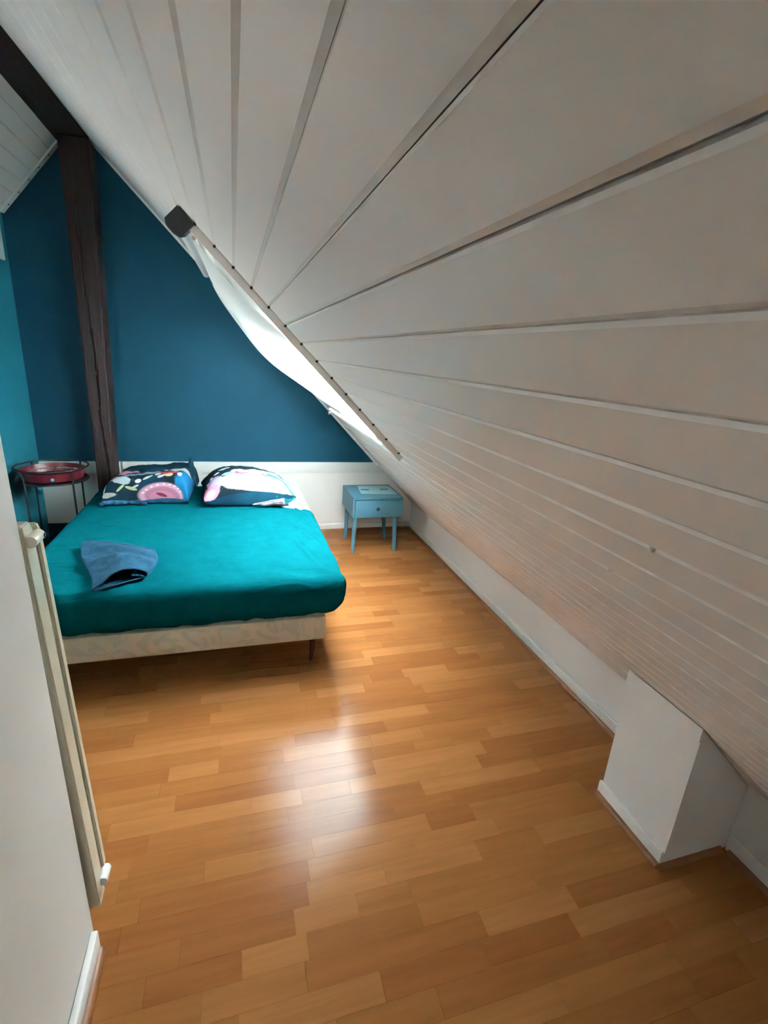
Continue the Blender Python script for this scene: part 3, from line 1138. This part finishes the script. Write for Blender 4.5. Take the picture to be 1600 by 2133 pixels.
add_box(bm, (X0 + th + 0.012, Y0 + 0.014, Z0 + th + 0.004), (X1 - th - 0.012, Y1 - 0.04, Z1 - th - 0.03))
drawer = rel(obj('drawer', bm, NBLUE, smooth=True), ns)
bm = bmesh.new()
kc = ((X0 + X1) / 2 - 0.002, Y0 - 0.003, 0.362)
add_tube(bm, [(kc[0], kc[1], kc[2]), (kc[0], kc[1] - 0.010, kc[2]), (kc[0], kc[1] - 0.016, kc[2])], [0.008, 0.014, 0.010], 20)
kn = obj('knob', bm, mat('dark_drawer_knob', (0.012, 0.03, 0.05, 1), 0.4, 0.4), drawer, smooth=True)
kn['label'] = 'dark round knob'
for (tx, ty), (fx, fy) in (((0.895, 3.56), (0.878, 3.528)), ((1.225, 3.56), (1.229, 3.52)), ((0.90, 3.87), (0.888, 3.85)), ((1.215, 3.86), (1.225, 3.80))):
    bm = bmesh.new()
    add_tube(bm, [(tx, ty, Z0 - 0.0005), (fx, fy, 0.0)], [0.020, 0.013], 16)
    rel(obj('leg', bm, NBLUE, smooth=True), ns)
# printed leaflet lying on it
leaf = obj('leaflet', (lambda bm: (add_sections(bm, [[Vector((0.985, 3.905, z)), Vector((0.960, 3.655, z)), Vector((1.262, 3.625, z)), Vector((1.262, 3.90, z))] for z in (0.4526, 0.4536)]), bm)[1])(bmesh.new()),
           mat('pale_blue_paper', (0.30, 0.50, 0.54, 1), 0.6, 0.2))
tag(leaf, 'pale printed leaflet with two dark bars lying on the nightstand', 'leaflet')
DBAR = mat('grey_print', (0.07, 0.17, 0.21, 1), 0.6, 0.2)
for a, bq in ((0.985, 1.055), (1.15, 1.222)):
    q = box('printed_bar', (a, 3.755, 0.45365), (bq, 3.795, 0.4539), DBAR, leaf)
bm = bmesh.new()
add_lathe(bm, [(0, 0), (0.045, 0), (0.045, 0.0002), (0, 0.0002)], (1.105, 3.77, 0.45365), 28)
o = obj('printed_disc', bm, mat('faint_print', (0.33, 0.50, 0.50, 1), 0.6, 0.2), leaf)

# ---------------------------------------------------------------- round side table with red tray
IRON = mat('black_wrought_iron', (0.010, 0.013, 0.018, 1), 0.5, 0.4)
TC = (-1.150, 3.60)
table = thing('side_table', 'round black metal side table with a raised ring rim in the left back corner', 'table', (TC[0], TC[1], 0))


def circle(r, z, n=56):
    return [(TC[0] + r * math.cos(2 * math.pi * k / n), TC[1] + r * math.sin(2 * math.pi * k / n), z) for k in range(n)]


ZR, ZS = 0.692, 0.606
bm = bmesh.new()
add_tube(bm, circle(0.205, ZR), 0.0055, 8, closed=True)
rel(obj('rim', bm, IRON, smooth='all'), table)
bm = bmesh.new()
add_lathe(bm, [(0, 0), (0.195, 0), (0.205, 0.002), (0.205, 0.010), (0.193, 0.012), (0.190, 0.004), (0, 0.004)], (TC[0], TC[1], ZS - 0.006), 56)
rel(obj('shelf', bm, IRON, smooth=True), table)
for ax, ay in ((0.150, -0.138), (0.118, 0.166), (-0.112, -0.170), (-0.158, 0.130)):
    bm = bmesh.new()
    k = 0.205 / math.hypot(ax, ay)
    px_, py_ = TC[0] + ax * k, TC[1] + ay * k
    add_tube(bm, [(px_, py_, ZR), (px_ - ax * 0.03, py_, ZS), (TC[0] + ax * 0.98, TC[1] + ay * 0.98, 0.30), (TC[0] + ax, TC[1] + ay, 0.0)], 0.006, 8)
    rel(obj('leg', bm, IRON, smooth=True), table)
RED = mat('red_lacquer', (0.085, 0.007, 0.012, 1), 0.38, 0.4)
bm = bmesh.new()
add_lathe(bm, [(0, 0.0), (0.160, 0.0), (0.172, 0.006), (0.183, 0.045), (0.186, 0.062), (0.181, 0.063), (0.176, 0.045), (0.165, 0.010), (0.155, 0.006), (0, 0.006)], (TC[0], TC[1], ZS + 0.0063), 56)
tray = tag(obj('tray', bm, RED, smooth=True), 'glossy dark red round tray standing in the black side table', 'tray')
bm = bmesh.new()
add_lathe(bm, [(0.168, 0.028), (0.172, 0.0335), (0.176, 0.028), (0.172, 0.024), (0.168, 0.028)], (TC[0], TC[1], ZS + 0.006), 56)
o = obj('reflection_band', bm, mat('greyish_rim_reflection', (0.30, 0.22, 0.22, 1), 0.2, 0.6, 0, 0, 0.8, 60), tray, smooth='all')  # beaded reflection of the rim is put into this band's colour
o['label'] = 'greyish band coloured as the rim reflection inside the tray'
bm = bmesh.new()
sa_ = math.radians(-75)
n_ = Vector((math.cos(sa_), math.sin(sa_), -0.25)).normalized()
cc = Vector((TC[0] + 0.1805 * math.cos(sa_), TC[1] + 0.1805 * math.sin(sa_), ZS + 0.0335))
M_ = Matrix.Translation(cc) @ n_.to_track_quat('Z', 'Y').to_matrix().to_4x4()
bmesh.ops.create_cone(bm, cap_ends=True, segments=20, radius1=0.0105, radius2=0.0105, depth=0.002, matrix=M_)
o = obj('sticker', bm, mat('light_blue_sticker', (0.10, 0.45, 0.62, 1), 0.5), tray)
o['label'] = 'light blue round sticker'

# ---------------------------------------------------------------- radiator behind the partition
RADM = mat('cream_radiator_enamel', (0.62, 0.57, 0.44, 1), 0.3, 0.5)
rad = thing('radiator', 'cream panel radiator seen end on behind the white partition wall', 'radiator', (-0.8, 1.11, 0.1))


def rpanel(y0, y1, x1, z0, z1, name='panel'):
    bm = bmesh.new()
    prof = [(y0, z0), (y1, z0), (y1, z1 - 0.02), (y1 - 0.012, z1), (y0, z1)]
    add_sections(bm, [[Vector((-1.18, yv, zv)) for yv, zv in prof], [Vector((x1 - 0.032 * zv, yv, zv)) for yv, zv in prof]])
    es = [e for e in bm.edges]
    bmesh.ops.bevel(bm, geom=es, offset=0.003, segments=2, affect='EDGES')
    return rel(obj(name, bm, RADM, smooth=True), rad)


rpanel(1.052, 1.102, -0.366, 0.085, 1.142)
rpanel(1.109, 1.131, -0.362, 0.150, 1.130)
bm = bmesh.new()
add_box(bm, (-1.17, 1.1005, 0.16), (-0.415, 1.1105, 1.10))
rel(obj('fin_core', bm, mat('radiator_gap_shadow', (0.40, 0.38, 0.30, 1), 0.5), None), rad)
for bx in (-1.16, -0.6):
    rel(box('bracket', (bx, 1.0305, 0.9), (bx + 0.14, 1.0515, 0.95), RADM), rad)
bm = bmesh.new()
add_tube(bm, [(-0.405, 1.076, 1.106), (-0.393, 1.076, 1.106)], 0.011, 16)
add_tube(bm, [(-0.396, 1.060, 1.106), (-0.396, 1.108, 1.106), (-0.396, 1.112, 1.106)], [0.0125, 0.0125, 0.010], 18)
vlv = rel(obj('valve', bm, RADM, smooth=True), rad)
bm = bmesh.new()
add_tube(bm, [(-0.3838, 1.103, 1.106), (-0.3822, 1.103, 1.106)], 0.0048, 12)
rel(obj('valve_slot', bm, BLACK), rad)
bm = bmesh.new()
add_tube(bm, [(-0.376, 1.098, 0.135), (-0.362, 1.098, 0.135)], 0.010, 14)
add_tube(bm, [(-0.366, 1.080, 0.136), (-0.366, 1.122, 0.134), (-0.366, 1.126, 0.134)], [0.0125, 0.0125, 0.010], 18)
rel(obj('tap', bm, WHITE_T, smooth=True), rad)
